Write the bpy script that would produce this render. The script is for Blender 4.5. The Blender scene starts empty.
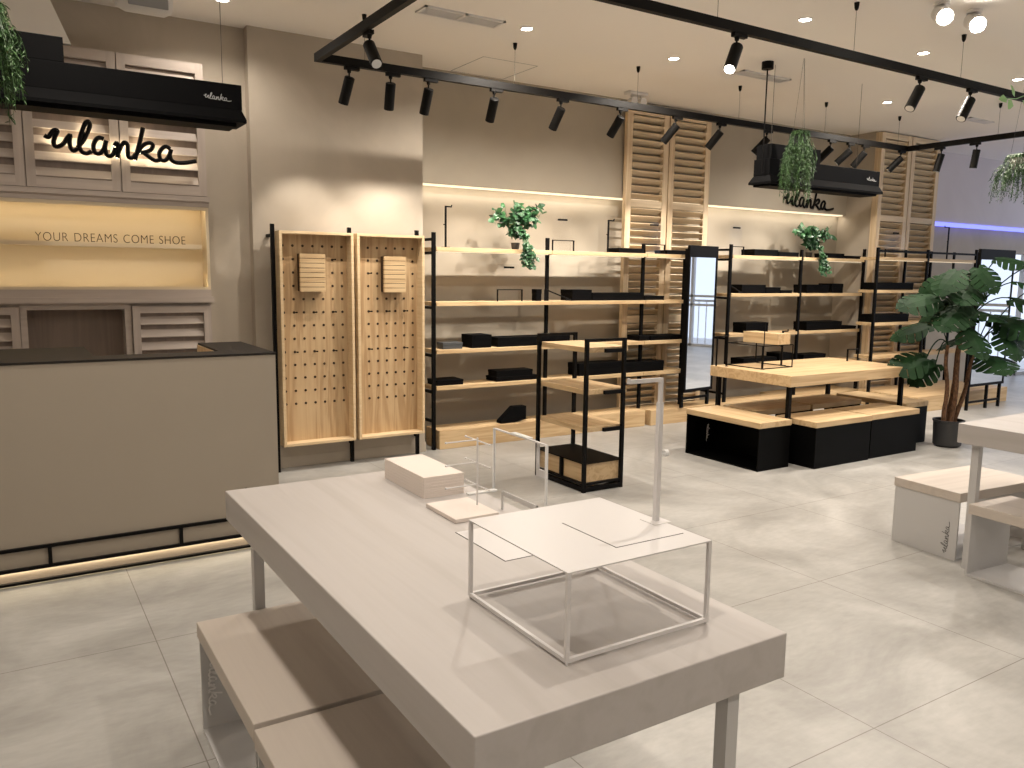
import bpy, math, random
from mathutils import Vector, Matrix, Euler
R = math.radians
S = bpy.context.scene
COL = S.collection

# ------------------------------------------------------------------ camera
YAW, PITCH, ROLL, FPX, CAMH = .56151, .135069, .0123938, 810.15, 1.6
fw = Vector((math.sin(YAW)*math.cos(PITCH), math.cos(YAW)*math.cos(PITCH), -math.sin(PITCH)))
rt = Vector((math.cos(YAW), -math.sin(YAW), 0)); up = rt.cross(fw)
r2 = rt*math.cos(ROLL) + up*math.sin(ROLL); u2 = -rt*math.sin(ROLL) + up*math.cos(ROLL)
cam_data = bpy.data.cameras.new('camera'); cam = bpy.data.objects.new('camera', cam_data)
COL.objects.link(cam); S.camera = cam
cam.matrix_world = Matrix(((r2.x, u2.x, -fw.x, 0), (r2.y, u2.y, -fw.y, 0), (r2.z, u2.z, -fw.z, CAMH), (0, 0, 0, 1)))
cam_data.sensor_width = 36; cam_data.lens = 36*FPX/1024; cam_data.clip_start = .05

# ------------------------------------------------------------------ world and exposure
w = bpy.data.worlds.new('daylight'); S.world = w; w.use_nodes = True
w.node_tree.nodes['Background'].inputs[0].default_value = (.72, .81, 1.0, 1)
w.node_tree.nodes['Background'].inputs[1].default_value = .40
S.view_settings.view_transform = 'Standard'; S.view_settings.look = 'None'
S.view_settings.gamma = 1; S.view_settings.use_curve_mapping = False
S.view_settings.exposure = 1.78
WARM = (1, .90, .79)
E_DOWN = 36.0      # watts of one recessed downlight
E_SPOT = 26.0      # watts of one track spotlight
LED = 3.0          # emission strength of the LED strips

# ------------------------------------------------------------------ materials
def newmat(name):
    m = bpy.data.materials.new(name); m.use_nodes = True
    return m, m.node_tree.nodes, m.node_tree.links, m.node_tree.nodes['Principled BSDF']
def plain(name, c, rough=.5, metal=0, spec=.5):
    m, n, l, b = newmat(name)
    b.inputs['Base Color'].default_value = (*c, 1); b.inputs['Roughness'].default_value = rough
    b.inputs['Metallic'].default_value = metal; b.inputs['Specular IOR Level'].default_value = spec
    t = n.new('ShaderNodeTexNoise'); t.inputs['Scale'].default_value = 60
    mr = n.new('ShaderNodeMapRange'); mr.inputs['To Min'].default_value = max(0, rough-.04); mr.inputs['To Max'].default_value = min(1, rough+.04)
    l.new(t.outputs[0], mr.inputs[0]); l.new(mr.outputs[0], b.inputs['Roughness'])
    return m
def mixnoise(name, c1, c2, scale=(1,1,1), ns=3, detail=5, rough=.6, lo=.3, hi=.7, bump=0, spec=.5, dist=0):
    m, n, l, b = newmat(name)
    tc = n.new('ShaderNodeTexCoord'); mp = n.new('ShaderNodeMapping'); mp.inputs['Scale'].default_value = scale
    t = n.new('ShaderNodeTexNoise'); t.inputs['Scale'].default_value = ns; t.inputs['Detail'].default_value = detail
    t.inputs['Distortion'].default_value = dist
    cr = n.new('ShaderNodeValToRGB'); cr.color_ramp.elements[0].position = lo; cr.color_ramp.elements[1].position = hi
    cr.color_ramp.elements[0].color = (*c1, 1); cr.color_ramp.elements[1].color = (*c2, 1)
    l.new(tc.outputs['Object'], mp.inputs[0]); l.new(mp.outputs[0], t.inputs[0]); l.new(t.outputs[0], cr.inputs[0])
    l.new(cr.outputs[0], b.inputs['Base Color']); b.inputs['Roughness'].default_value = rough
    b.inputs['Specular IOR Level'].default_value = spec
    if bump:
        bp = n.new('ShaderNodeBump'); bp.inputs['Strength'].default_value = bump; bp.inputs['Distance'].default_value = .002
        l.new(t.outputs[0], bp.inputs['Height']); l.new(bp.outputs[0], b.inputs['Normal'])
    return m
def wood(name, light, dark, axis, rough=.5, planks=0, ring=1.0):
    """grain runs along `axis`"""
    m, n, l, b = newmat(name)
    tc = n.new('ShaderNodeTexCoord'); mp = n.new('ShaderNodeMapping')
    sc = [14.0, 14.0, 14.0]; sc['xyz'.index(axis)] = .9
    mp.inputs['Scale'].default_value = sc
    t = n.new('ShaderNodeTexNoise'); t.inputs['Scale'].default_value = 1.0; t.inputs['Detail'].default_value = 3; t.inputs['Distortion'].default_value = .6
    mp2 = n.new('ShaderNodeMapping'); s2 = [95.0]*3; s2['xyz'.index(axis)] = 2.5; mp2.inputs['Scale'].default_value = s2
    t2 = n.new('ShaderNodeTexNoise'); t2.inputs['Scale'].default_value = 1.0; t2.inputs['Detail'].default_value = 2
    ma = n.new('ShaderNodeMath'); ma.operation = 'MULTIPLY_ADD'; ma.inputs[1].default_value = .3; 
    sn = n.new('ShaderNodeMath'); sn.operation = 'MULTIPLY'; sn.inputs[1].default_value = 22*ring
    si = n.new('ShaderNodeMath'); si.operation = 'SINE'
    m3 = n.new('ShaderNodeMath'); m3.operation = 'MULTIPLY_ADD'; m3.inputs[1].default_value = .22; m3.inputs[2].default_value = .35
    cr = n.new('ShaderNodeValToRGB'); cr.color_ramp.elements[0].position = .2; cr.color_ramp.elements[1].position = .85
    cr.color_ramp.elements[0].color = (*light, 1); cr.color_ramp.elements[1].color = (*dark, 1)
    l.new(tc.outputs['Object'], mp.inputs[0]); l.new(mp.outputs[0], t.inputs[0])
    l.new(tc.outputs['Object'], mp2.inputs[0]); l.new(mp2.outputs[0], t2.inputs[0])
    l.new(t.outputs[0], sn.inputs[0]); l.new(sn.outputs[0], si.inputs[0]); l.new(si.outputs[0], m3.inputs[0])
    l.new(t2.outputs[0], ma.inputs[0]); l.new(m3.outputs[0], ma.inputs[2]); l.new(ma.outputs[0], cr.inputs[0])
    l.new(cr.outputs[0], b.inputs['Base Color']); b.inputs['Roughness'].default_value = rough
    return m
def emit(name, c, s):
    m, n, l, b = newmat(name)
    b.inputs['Base Color'].default_value = (*c, 1); b.inputs['Emission Color'].default_value = (*c, 1)
    b.inputs['Emission Strength'].default_value = s
    return m
def clear(name, tint=(1,1,1), gloss=.025):
    m, n, l, b = newmat(name); n.remove(b)
    tr = n.new('ShaderNodeBsdfTransparent'); tr.inputs[0].default_value = (*tint, 1)
    gl = n.new('ShaderNodeBsdfGlossy'); gl.inputs['Roughness'].default_value = .03
    mx = n.new('ShaderNodeMixShader'); mx.inputs[0].default_value = gloss
    l.new(tr.outputs[0], mx.inputs[1]); l.new(gl.outputs[0], mx.inputs[2])
    l.new(mx.outputs[0], n['Material Output'].inputs[0])
    return m

M = {}
M['plaster'] = mixnoise('plaster', (.40,.345,.275), (.475,.415,.335), ns=1.6, detail=7, rough=.75, dist=1.2, bump=.25)
M['white_wall'] = mixnoise('white_wall_paint', (.74,.69,.62), (.78,.73,.66), ns=.8, rough=.8)
M['plaster_olive'] = mixnoise('olive_plaster', (.37,.325,.255), (.42,.37,.295), ns=1.2, detail=6, rough=.75, dist=.8, bump=.2)
M['lavender'] = mixnoise('grey_plaster', (.62,.57,.60), (.68,.63,.66), ns=1.2, detail=6, rough=.75, dist=.8)
M['ceiling'] = mixnoise('ceiling_paint', (.86,.82,.77), (.88,.84,.79), ns=.7, detail=3, rough=.8)
M['pine_z'] = wood('pine_upright_grain', (.54,.385,.215), (.37,.23,.11), 'z')
M['pine_x'] = wood('pine_long_grain', (.60,.44,.25), (.44,.29,.145), 'x')
M['pine_y'] = wood('pine_cross_grain', (.60,.44,.25), (.44,.29,.145), 'y')
M['pine_edge'] = mixnoise('pine_edge', (.60,.44,.25), (.68,.52,.32), scale=(3,3,40), ns=2, rough=.55)
M['louver'] = wood('louver_pine', (.76,.62,.43), (.60,.46,.29), 'x')
M['louver_z'] = wood('louver_stile_pine', (.74,.59,.40), (.58,.43,.26), 'z')
M['wash_y'] = wood('whitewashed_wood', (.46,.43,.41), (.405,.375,.35), 'y', rough=.45, ring=.5)
M['wash_x'] = wood('whitewashed_wood_cross', (.46,.43,.41), (.405,.375,.35), 'x', rough=.45, ring=.5)
M['bench_wash_y'] = wood('bench_wood', (.52,.46,.40), (.45,.39,.34), 'y', rough=.5, ring=.5)
M['bench_wash_x'] = wood('bench_wood_cross', (.52,.46,.40), (.45,.39,.34), 'x', rough=.5, ring=.5)
M['cab'] = wood('grey_washed_cabinet', (.47,.40,.345), (.39,.33,.285), 'x', rough=.6, ring=.6)
M['cab_z'] = wood('grey_washed_cabinet_upright', (.47,.40,.345), (.39,.33,.285), 'z', rough=.6, ring=.6)
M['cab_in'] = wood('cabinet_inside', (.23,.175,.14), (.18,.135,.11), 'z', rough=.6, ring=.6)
M['niche'] = plain('niche_cream', (.66,.55,.38), .6)
M['counter'] = mixnoise('counter_laminate', (.31,.265,.21), (.33,.285,.225), ns=1, rough=.5)
M['ctop'] = plain('counter_top_laminate', (.016,.013,.011), .6, spec=.2)
M['black'] = plain('black_metal', (.0035,.0032,.0032), .5, spec=.10)
M['blackgloss'] = plain('black_lacquer', (.002,.002,.002), .45, spec=.06)
M['blackbox'] = plain('black_card', (.0025,.0025,.0028), .6, spec=.06)
M['darkgrey'] = plain('dark_grey_card', (.05,.055,.06), .5)
M['lamp'] = plain('black_lamp_metal', (.005,.0045,.004), .55, spec=.15)
M['whitemetal'] = plain('white_metal', (.62,.60,.59), .35)
M['greymetal'] = plain('pale_grey_metal', (.50,.49,.48), .35)
M['whitecard'] = plain('white_card', (.70,.62,.56), .6)
M['slot'] = plain('slot_shadow_gap', (.05,.045,.04), .7)
M['hole'] = plain('peg_hole', (.04,.022,.01), .8)
M['white'] = plain('white_plastic', (.72,.70,.68), .4)
M['grille'] = plain('grey_grille', (.30,.30,.30), .5)
M['steel'] = plain('steel_wire', (.10,.09,.08), .4, .6)
M['mirror'] = plain('mirror_glass', (.93,.95,.96), .0, 1)
M['mirror'].node_tree.links.remove(M['mirror'].node_tree.nodes['Principled BSDF'].inputs['Roughness'].links[0])
M['mirror'].node_tree.nodes['Principled BSDF'].inputs['Roughness'].default_value = .015
M['acrylic'] = clear('clear_acrylic')
M['glass'] = clear('window_glass')
M['acredge'] = plain('acrylic_edge', (.75,.75,.74), .15)
M['lens'] = emit('lamp_lens', (1, .93, .82), 14)
M['led'] = emit('warm_led', (1, .84, .56), LED)
M['led_cove'] = emit('cove_led', (1, .86, .62), .32)
M['led_sign'] = emit('sign_led', (1, .84, .58), 5)
M['led_blue'] = emit('blue_led', (.16, .18, 1), .6)
M['led_soft'] = emit('soft_led', (1, .86, .62), .25)
M['leaf'] = mixnoise('deep_green_leaf', (.005,.020,.006), (.012,.038,.012), ns=6, rough=.6, spec=.12)
M['leaf_ivy'] = mixnoise('ivy_leaf', (.010,.042,.016), (.045,.15,.05), ns=9, rough=.4)
M['fern'] = mixnoise('fern_green', (.012,.040,.007), (.04,.10,.02), ns=14, rough=.5)
M['leaf_pale'] = plain('pale_leaf', (.35,.62,.28), .5)
M['trunk'] = mixnoise('hairy_trunk', (.06,.03,.015), (.20,.10,.05), scale=(1,1,.6), ns=60, rough=.9, bump=.6)
M['soil'] = mixnoise('soil', (.02,.012,.008), (.05,.03,.02), ns=30, rough=.95)
M['pot'] = plain('charcoal_pot', (.03,.03,.031), .5)
M['terra'] = plain('beige_pot', (.35,.27,.19), .6)

def floor_mat():
    m, n, l, b = newmat('concrete_tiles')
    tc = n.new('ShaderNodeTexCoord'); mp = n.new('ShaderNodeMapping')
    mp.inputs['Location'].default_value = (6.85-2.56+1.04*20, 2.2-1.60+1.02*20, 0)
    br = n.new('ShaderNodeTexBrick'); br.offset = 0; br.squash = 1
    br.inputs['Scale'].default_value = 1; br.inputs['Brick Width'].default_value = 1.04; br.inputs['Row Height'].default_value = 1.02
    br.inputs['Mortar Size'].default_value = .0022; br.inputs['Mortar Smooth'].default_value = .1
    br.inputs['Color1'].default_value = (.97,.97,.97,1); br.inputs['Color2'].default_value = (1,1,1,1); br.inputs['Mortar'].default_value = (.5,.47,.43,1)
    t = n.new('ShaderNodeTexNoise'); t.inputs['Scale'].default_value = 1.3; t.inputs['Detail'].default_value = 10; t.inputs['Roughness'].default_value = .62; t.inputs['Distortion'].default_value = .8
    cr = n.new('ShaderNodeValToRGB'); e = cr.color_ramp.elements
    e[0].position = .36; e[1].position = .66; e[0].color = (.285,.275,.255,1); e[1].color = (.44,.428,.402,1)
    t2 = n.new('ShaderNodeTexNoise'); t2.inputs['Scale'].default_value = 14; t2.inputs['Detail'].default_value = 8
    mp3 = n.new('ShaderNodeMapping'); mp3.inputs['Scale'].default_value = (1,3,1)
    cr2 = n.new('ShaderNodeValToRGB'); cr2.color_ramp.elements[0].position = .3; cr2.color_ramp.elements[1].position = .7
    cr2.color_ramp.elements[0].color = (.93,.93,.93,1); cr2.color_ramp.elements[1].color = (1.04,1.04,1.04,1)
    mx = n.new('ShaderNodeMixRGB'); mx.blend_type = 'MULTIPLY'; mx.inputs[0].default_value = 1
    mx2 = n.new('ShaderNodeMixRGB'); mx2.blend_type = 'MULTIPLY'; mx2.inputs[0].default_value = 1
    l.new(tc.outputs['Object'], mp.inputs[0]); l.new(mp.outputs[0], br.inputs[0]); l.new(tc.outputs['Object'], mp3.inputs[0])
    l.new(tc.outputs['Object'], t.inputs[0]); l.new(mp3.outputs[0], t2.inputs[0])
    l.new(t.outputs[0], cr.inputs[0]); l.new(t2.outputs[0], cr2.inputs[0])
    l.new(cr.outputs[0], mx.inputs[1]); l.new(cr2.outputs[0], mx.inputs[2]); l.new(mx.outputs[0], mx2.inputs[1]); l.new(br.outputs[0], mx2.inputs[2])
    l.new(mx2.outputs[0], b.inputs['Base Color'])
    b.inputs['Specular IOR Level'].default_value = .3
    mr = n.new('ShaderNodeMapRange'); mr.inputs['To Min'].default_value = .30; mr.inputs['To Max'].default_value = .45
    l.new(t.outputs[0], mr.inputs[0]); l.new(mr.outputs[0], b.inputs['Roughness'])
    return m
M['floor'] = floor_mat()

# ------------------------------------------------------------------ mesh helpers
class MB:
    def __init__(s): s.v = []; s.f = []; s.m = []
    def poly(s, pts, faces, m=0):
        k = len(s.v); s.v += [tuple(p) for p in pts]
        for f in faces: s.f.append([i+k for i in f]); s.m.append(m)
        return s
    def box(s, x0, x1, y0, y1, z0, z1, m=0):
        return s.poly([(x,y,z) for z in (z0,z1) for y in (y0,y1) for x in (x0,x1)],
                      [(0,2,3,1),(4,5,7,6),(0,1,5,4),(2,6,7,3),(0,4,6,2),(1,3,7,5)], m)
    def bar(s, p, q, w, h=None, m=0, upv=None):
        p, q = Vector(p), Vector(q); d = (q-p).normalized(); h = h or w
        a = Vector(upv) if upv else (Vector((0,0,1)) if abs(d.z) < .9 else Vector((0,1,0)))
        x = d.cross(a).normalized()*w/2; y = x.cross(d).normalized()*h/2
        pts = [c+sx*x+sy*y for c in (p,q) for sy in (-1,1) for sx in (-1,1)]
        return s.poly(pts, [(0,1,3,2),(4,6,7,5),(0,4,5,1),(2,3,7,6),(0,2,6,4),(1,5,7,3)], m)
    def cyl(s, p, q, r, rb=None, n=16, m=0, cap=True):
        p, q = Vector(p), Vector(q); rb = r if rb is None else rb; d = (q-p).normalized()
        a = Vector((0,0,1)) if abs(d.z) < .9 else Vector((1,0,0))
        x = d.cross(a).normalized(); y = x.cross(d)
        pts = [p+(x*math.cos(t)+y*math.sin(t))*r for t in [2*math.pi*i/n for i in range(n)]]
        pts += [q+(x*math.cos(t)+y*math.sin(t))*rb for t in [2*math.pi*i/n for i in range(n)]]
        fs = [(i, i+n, (i+1) % n+n, (i+1) % n) for i in range(n)]
        if cap: fs += [tuple(range(n)), tuple(range(2*n-1, n-1, -1))]
        return s.poly(pts, fs, m)
    def tube(s, path, r, n=8, m=0, flat=None, taper=None):
        """round tube along points; flat = (normal, factor) squashes it"""
        P = [Vector(p) for p in path]; k = len(s.v); N = len(P); prev = None
        for i, p in enumerate(P):
            d = (P[min(i+1, N-1)]-P[max(i-1, 0)]).normalized()
            if flat: x = Vector(flat[0]); x = (x-d*x.dot(d)).normalized()
            elif prev is None: x = d.cross(Vector((0,0,1)) if abs(d.z) < .9 else Vector((1,0,0))).normalized()
            else: x = (prev-d*prev.dot(d)).normalized()
            prev = x; y = d.cross(x); rr = r*(taper(i/(N-1)) if taper else 1); fx = flat[1] if flat else 1
            for j in range(n):
                t = 2*math.pi*j/n; s.v.append(tuple(p+x*math.cos(t)*rr*fx+y*math.sin(t)*rr))
        for i in range(N-1):
            for j in range(n):
                a = k+i*n+j; b = k+i*n+(j+1) % n; s.f.append([a, b, b+n, a+n]); s.m.append(m)
        s.f.append([k+j for j in range(n-1,-1,-1)]); s.m.append(m)
        s.f.append([k+(N-1)*n+j for j in range(n)]); s.m.append(m)
        return s
    def lathe(s, c, prof, n=28, m=0):
        c = Vector(c); k = len(s.v); L = len(prof)
        for r, z in prof:
            for j in range(n):
                t = 2*math.pi*j/n; s.v.append((c.x+r*math.cos(t), c.y+r*math.sin(t), c.z+z))
        for i in range(L-1):
            for j in range(n):
                a = k+i*n+j; b = k+i*n+(j+1) % n; s.f.append([a, b, b+n, a+n]); s.m.append(m)
        s.f.append([k+j for j in range(n-1,-1,-1)]); s.m.append(m); s.f.append([k+(L-1)*n+j for j in range(n)]); s.m.append(m)
        return s
    def build(s, name, mats, parent=None, smooth=False, bevel=0, label=None):
        me = bpy.data.meshes.new(name)
        o = bpy.data.objects.new(name, me); COL.objects.link(o)
        off = Vector((0,0,0)); p = parent
        while p is not None: off += p.location; p = p.parent
        if parent is None and s.v:
            n = len(s.v); off = Vector((sum(v[0] for v in s.v)/n, sum(v[1] for v in s.v)/n, min(v[2] for v in s.v)))
            o.location = off
        if parent is not None: o.parent = parent
        me.from_pydata([tuple(Vector(v)-off) for v in s.v], [], s.f)
        for mt in (mats if isinstance(mats, (list, tuple)) else [mats]): me.materials.append(M[mt])
        for i, pl in enumerate(me.polygons): pl.material_index = s.m[i]; pl.use_smooth = smooth
        me.update()
        if smooth:
            try: me.set_sharp_from_angle(angle=R(35))
            except Exception: pass
        if bevel:
            md = o.modifiers.new('bevel', 'BEVEL'); md.width = bevel; md.segments = 2; md.limit_method = 'ANGLE'
        if label: o['label'] = label
        return o
def tag(o, label, cat, group=None, kind=None):
    if label: o['label'] = label
    if cat: o['category'] = cat
    if group: o['group'] = group
    if kind: o['kind'] = kind
    return o
def thing(name, label, cat, loc=(0,0,0), rz=0, group=None):
    o = bpy.data.objects.new(name, None); COL.objects.link(o); o.empty_display_size = .1
    o.location = loc; o.rotation_euler = (0,0,rz)
    return tag(o, label, cat, group)
def copy_tree(o, label=None, loc=None, rz=None, parent=None):
    c = o.copy(); COL.objects.link(c); c.parent = parent
    if label: c['label'] = label
    if loc is not None: c.location = loc
    if rz is not None: c.rotation_euler = (0,0,rz)
    for ch in list(o.children): copy_tree(ch, parent=c)
    return c
def struct(name, mb, mats, **k):
    o = mb.build(name, mats, **k); o['kind'] = 'structure'; return o
def B(*a, **k): return MB().box(*a, **k)
def spot(parent, loc, d, energy, angle, blend=.5, radius=.03, color=WARM):
    L = bpy.data.lights.new('lamp_light', 'SPOT'); L.energy = energy; L.color = color
    L.spot_size = R(angle); L.spot_blend = blend; L.shadow_soft_size = radius
    o = bpy.data.objects.new('lamp_light', L); COL.objects.link(o)
    off = Vector((0,0,0)); p = parent
    while p is not None: off += p.location; p = p.parent
    o.parent = parent; o.location = Vector(loc)-off
    o.rotation_euler = Vector(d).to_track_quat('-Z', 'Y').to_euler()
    return o

# ------------------------------------------------------------------ room shell
CZ = 3.43
struct('floor', B(-1.6, 15.3, -4, 8.4, -.1, 0), 'floor')
struct('ceiling', B(-1.6, 15.3, -4, 8.4, CZ, CZ+.12), 'ceiling')
struct('wall_left', B(-1.7, -1.6, -4, 7.2, 0, CZ), 'white_wall')
struct('wall_rear', B(-1.7, 15.3, -4.1, -4, 0, CZ), 'white_wall')
struct('wall_back_left', B(-1.6, 1.69, 6.60, 7.1, 0, CZ), 'plaster')
struct('wall_pier', B(1.69, 3.15, 6.5, 7.1, 0, CZ), 'plaster')
struct('wall_back', B(3.15, 9.46, 6.98, 7.1, 0, CZ), 'plaster_olive')
struct('wall_back_upper', B(3.15, 9.46, 6.86, 6.98, 2.42, CZ), 'plaster_olive')
struct('trim_1', B(3.16, 9.45, 6.90, 6.975, 2.405, 2.418), 'led_cove')
for xc, ln in ((4.40, 2.45), (8.15, 2.55)):     # LED tape tucked under the bulkhead, washing the wall below it
    L = bpy.data.lights.new('cove_light', 'AREA'); L.shape = 'RECTANGLE'; L.size = ln; L.size_y = .02; L.energy = 1.0; L.color = (1, .88, .72)
    o = bpy.data.objects.new('cove_light', L); COL.objects.link(o); o.location = (xc, 6.90, 2.400); o.rotation_euler = (R(12), 0, 0)
struct('wall_column', B(9.46, 10.73, 6.5, 7.1, 0, CZ), 'plaster')
struct('wall_back_right', B(10.73, 13.75, 7.0, 7.12, 0, 2.42).box(13.75, 15.3, 7.0, 7.12, 2.02, 2.42), 'plaster')
struct('wall_back_right_upper', B(10.73, 15.3, 6.92, 7.12, 2.42, CZ), 'lavender')
struct('trim_2', B(10.75, 15.2, 6.905, 6.92, 2.37, 2.43), 'led_blue')
struct('baseboard_back', B(1.69, 3.17, 6.485, 6.5, 0, .09).box(1.69, 3.16, 6.488, 6.5, .09, .17), 'plaster')
# sloped plaster soffit above the cabinets
def prism(pts, y0, y1, mb=None, m=0):
    mb = mb or MB(); n = len(pts)
    return mb.poly([(x, y0, z) for x, z in pts]+[(x, y1, z) for x, z in pts],
                   [tuple(range(n)), tuple(range(2*n-1, n-1, -1))]+[(i, i+n, (i+1) % n+n, (i+1) % n) for i in range(n)], m)
struct('trim_3', prism([(-1.6, 3.09), (.50, 3.09), (.36, 3.43), (-1.6, 3.43)], 6.40, 6.6), 'ceiling')
# shop front at the right-hand end, daylight behind
wf = MB()
for y in (-4, -2.2, -.4, 1.4, 3.2, 5.0, 6.9): wf.box(15.2, 15.3, y-.03, y+.03, 0, CZ)
for z in (.03, .95, 1.15, 2.5, 3.4): wf.box(15.2, 15.3, -4, 7, z-.025, z+.025)
wo = struct('window_1', wf, 'greymetal')
B(15.245, 15.255, -4, 7, 0, CZ).build('pane', 'glass', wo)
rl = MB()
for i in range(56): rl.box(15.9, 15.92, -4+i*.2, -3.985+i*.2, 0, 1.0)
rl.box(15.88, 15.94, -4, 7.1, 1.0, 1.05).box(15.7, 17.5, -4.5, 9, -.15, 0)
struct('trim_4', rl, 'greymetal')
wf = MB()
for x in (13.75, 14.5, 15.25): wf.box(x-.03, x+.03, 7.03, 7.09, 0, 2.02)
wf.box(13.75, 15.3, 7.03, 7.09, 1.75, 1.79).box(13.75, 15.3, 7.03, 7.09, .7, .74).box(13.75, 15.3, 7.03, 7.09, 0, .05)
wo = struct('window_2', wf, 'greymetal')
B(13.78, 15.25, 7.055, 7.065, .05, 2.02).build('pane', 'glass', wo)

# ceiling hatch outline and air vents
hl = MB()
for a in [(3.60,4.16,6.245,6.25),(3.60,4.16,6.835,6.84),(3.60,3.605,6.25,6.84),(4.155,4.16,6.25,6.84)]: hl.box(a[0],a[1],a[2],a[3],CZ-.002,CZ+.001)
struct('trim_5', hl, 'grille')
def vent(x0, x1, y0, y1, label):
    t = thing('air_vent', label, 'air vent', ((x0+x1)/2, (y0+y1)/2, CZ-.02), group='ceiling air vents')
    f = MB(); e = .02; xm = (x0+x1)/2
    f.box(x0, x1, y0, y0+e, CZ-.012, CZ).box(x0, x1, y1-e, y1, CZ-.012, CZ).box(x0, x0+e, y0, y1, CZ-.012, CZ).box(x1-e, x1, y0, y1, CZ-.012, CZ).box(xm-.012, xm+.012, y0, y1, CZ-.012, CZ)
    f.build('frame', 'white', t)
    s = MB()
    for i in range(6):
        y = y0+.03+(y1-y0-.06)*i/5; s.box(x0+e, x1-e, y-.003, y+.004, CZ-.010, CZ-.002)
    s.build('slats', 'white', t)
    B(x0+.01, x1-.01, y0+.01, y1-.01, CZ-.003, CZ-.001).build('duct_opening', 'grille', t)
vent(2.60, 3.25, 5.31, 5.48, 'white slotted air vent in the ceiling, above the left end of the track')
vent(5.73, 6.36, 5.29, 5.43, 'white slotted air vent in the ceiling behind the rose of the hanging black sign')
vent(9.45, 9.95, 5.31, 5.43, 'small white air vent in the ceiling near the right end of the track frame')

# ------------------------------------------------------------------ lamps
def downlight(x, y, label, group='recessed ceiling downlights', e=1.0):
    t = thing('downlight', label, 'downlight', (x, y, CZ-.01), group=group)
    MB().lathe((x, y, CZ-.008), [(.052, .008), (.052, .002), (.045, 0), (.040, .004), (.040, .008)], 20).build('trim_ring', 'white', t, smooth=True)
    MB().cyl((x, y, CZ-.003), (x, y, CZ-.001), .040, n=20).build('lens', 'lens', t)
    spot(t, (x, y, CZ-.012), (0, 0, -1), E_DOWN*e, 150, .6, .03)
for x, y, lb in [(1.40, 5.99, 'round white downlight at the top edge, over the left wall corner'),
                 (3.47, 5.37, 'round white downlight right of the long ceiling vent'),
                 (4.96, 5.37, 'round white downlight above the tall louvred doors'),
                 (4.99, 4.06, 'round white downlight right of the near track spotlight, top centre'),
                 (6.50, 4.09, 'round white downlight below the twin ceiling spots'),
                 (7.98, 5.38, 'round white downlight over the right hanging black sign'),
                 (8.03, 4.11, 'round white downlight at the right edge, just above the near track')]:
    downlight(x, y, lb, e=.35 if x < 2 else 1.5)
for x, y in [(.4,4.1),(.4,2.9),(.32,.95),(1.96,1.86),(5,.2),(6.6,2.0),(6.6,.2),(8.2,2.2),(8.2,.2),(9.8,2.4),(11.4,2.6),(11.4,0),(.5,-1.6),(3,-1.6),(6,-1.6)]:  # unseen, added for general illumination; two are placed from the table shadows
    downlight(x, y, 'unseen round white recessed downlight added outside the view', 'downlights of the near part of the shop', .8 if x < 2 and y < 2 and y > 0 else .4 if x < 6 and 0 < y < 3 else (.55 if 4 < x < 8 else 1.0 if x < 4 else 1.3))

TZ = 3.085
# black track: one rectangular frame, hung from the ceiling
tr = thing('ceiling_track', 'black rectangular lighting track hung below the ceiling on thin wires', 'track', (5.5, 4.7, TZ))
h = .020
MB().box(1.98-h, 8.97+h, 5.755-h, 5.755+h, TZ-.028, TZ+.028).build('far_rail', 'lamp', tr)
MB().box(1.98-h, 8.97+h, 3.634-h, 3.634+h, TZ-.028, TZ+.028).build('near_rail', 'lamp', tr)
MB().box(1.98-h, 1.98+h, 3.652, 5.737, TZ-.028, TZ+.028).build('left_rail', 'lamp', tr)
MB().box(8.97-h, 8.97+h, 3.652, 5.737, TZ-.028, TZ+.028).build('right_rail', 'lamp', tr)
for x, y in [(2.33,5.755),(3.61,5.755),(4.90,5.755),(6.19,5.755),(7.49,5.755),(8.79,5.755),(3.69,3.634),(4.98,3.634),(6.28,3.634),(7.6,3.634),(8.97,4.74)]:
    c = MB().cyl((x, y, CZ-.035), (x, y, CZ), .014, .018, 12).cyl((x,y,CZ-.05),(x,y,CZ-.035),.007,.014,12).build('cable_cup', 'lamp', tr, smooth=True)
    MB().cyl((x, y, TZ+.028), (x, y, CZ-.05), .0016, n=6).build('wire', 'steel', c)

def track_spot(x, y, d, label, energy, cone=58, yaw=0, lit=False):
    """d = direction the head points in; the head hangs from the rail"""
    t = thing('track_spotlight', label, 'spotlight', (x, y, TZ-.028), group='black spotlights on the track')
    d = Vector(d).normalized(); z0 = TZ-.028
    ca = Vector((1,0,0)) if yaw == 0 else Vector((0,1,0))
    a, b = Vector((x,y,z0-.012))-ca*.035, Vector((x,y,z0-.012))+ca*.075
    MB().bar(a, b, .032, .024).cyl((x,y,z0-.045),(x,y,z0-.02),.012,.017,14).build('adapter', 'lamp', t)
    top = Vector((x, y, z0-.092))
    MB().cyl((x,y,z0-.045), top, .006, n=10).build('stem', 'lamp', t, smooth=True)
    c0 = top-d*.015; c1 = c0+d*.19
    hd = MB().cyl(c0, c1, .037, n=28).cyl(c0-d*.004, c0, .032, .037, 28).build('lamp_head', 'lamp', t, smooth=True)
    MB().cyl(c1, c1+d*.002, .030, n=24).build('lens', 'lens' if lit else 'acredge', t, smooth=False)
    spot(t, c1+d*.006, d, energy, cone, .55, .02)
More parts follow.
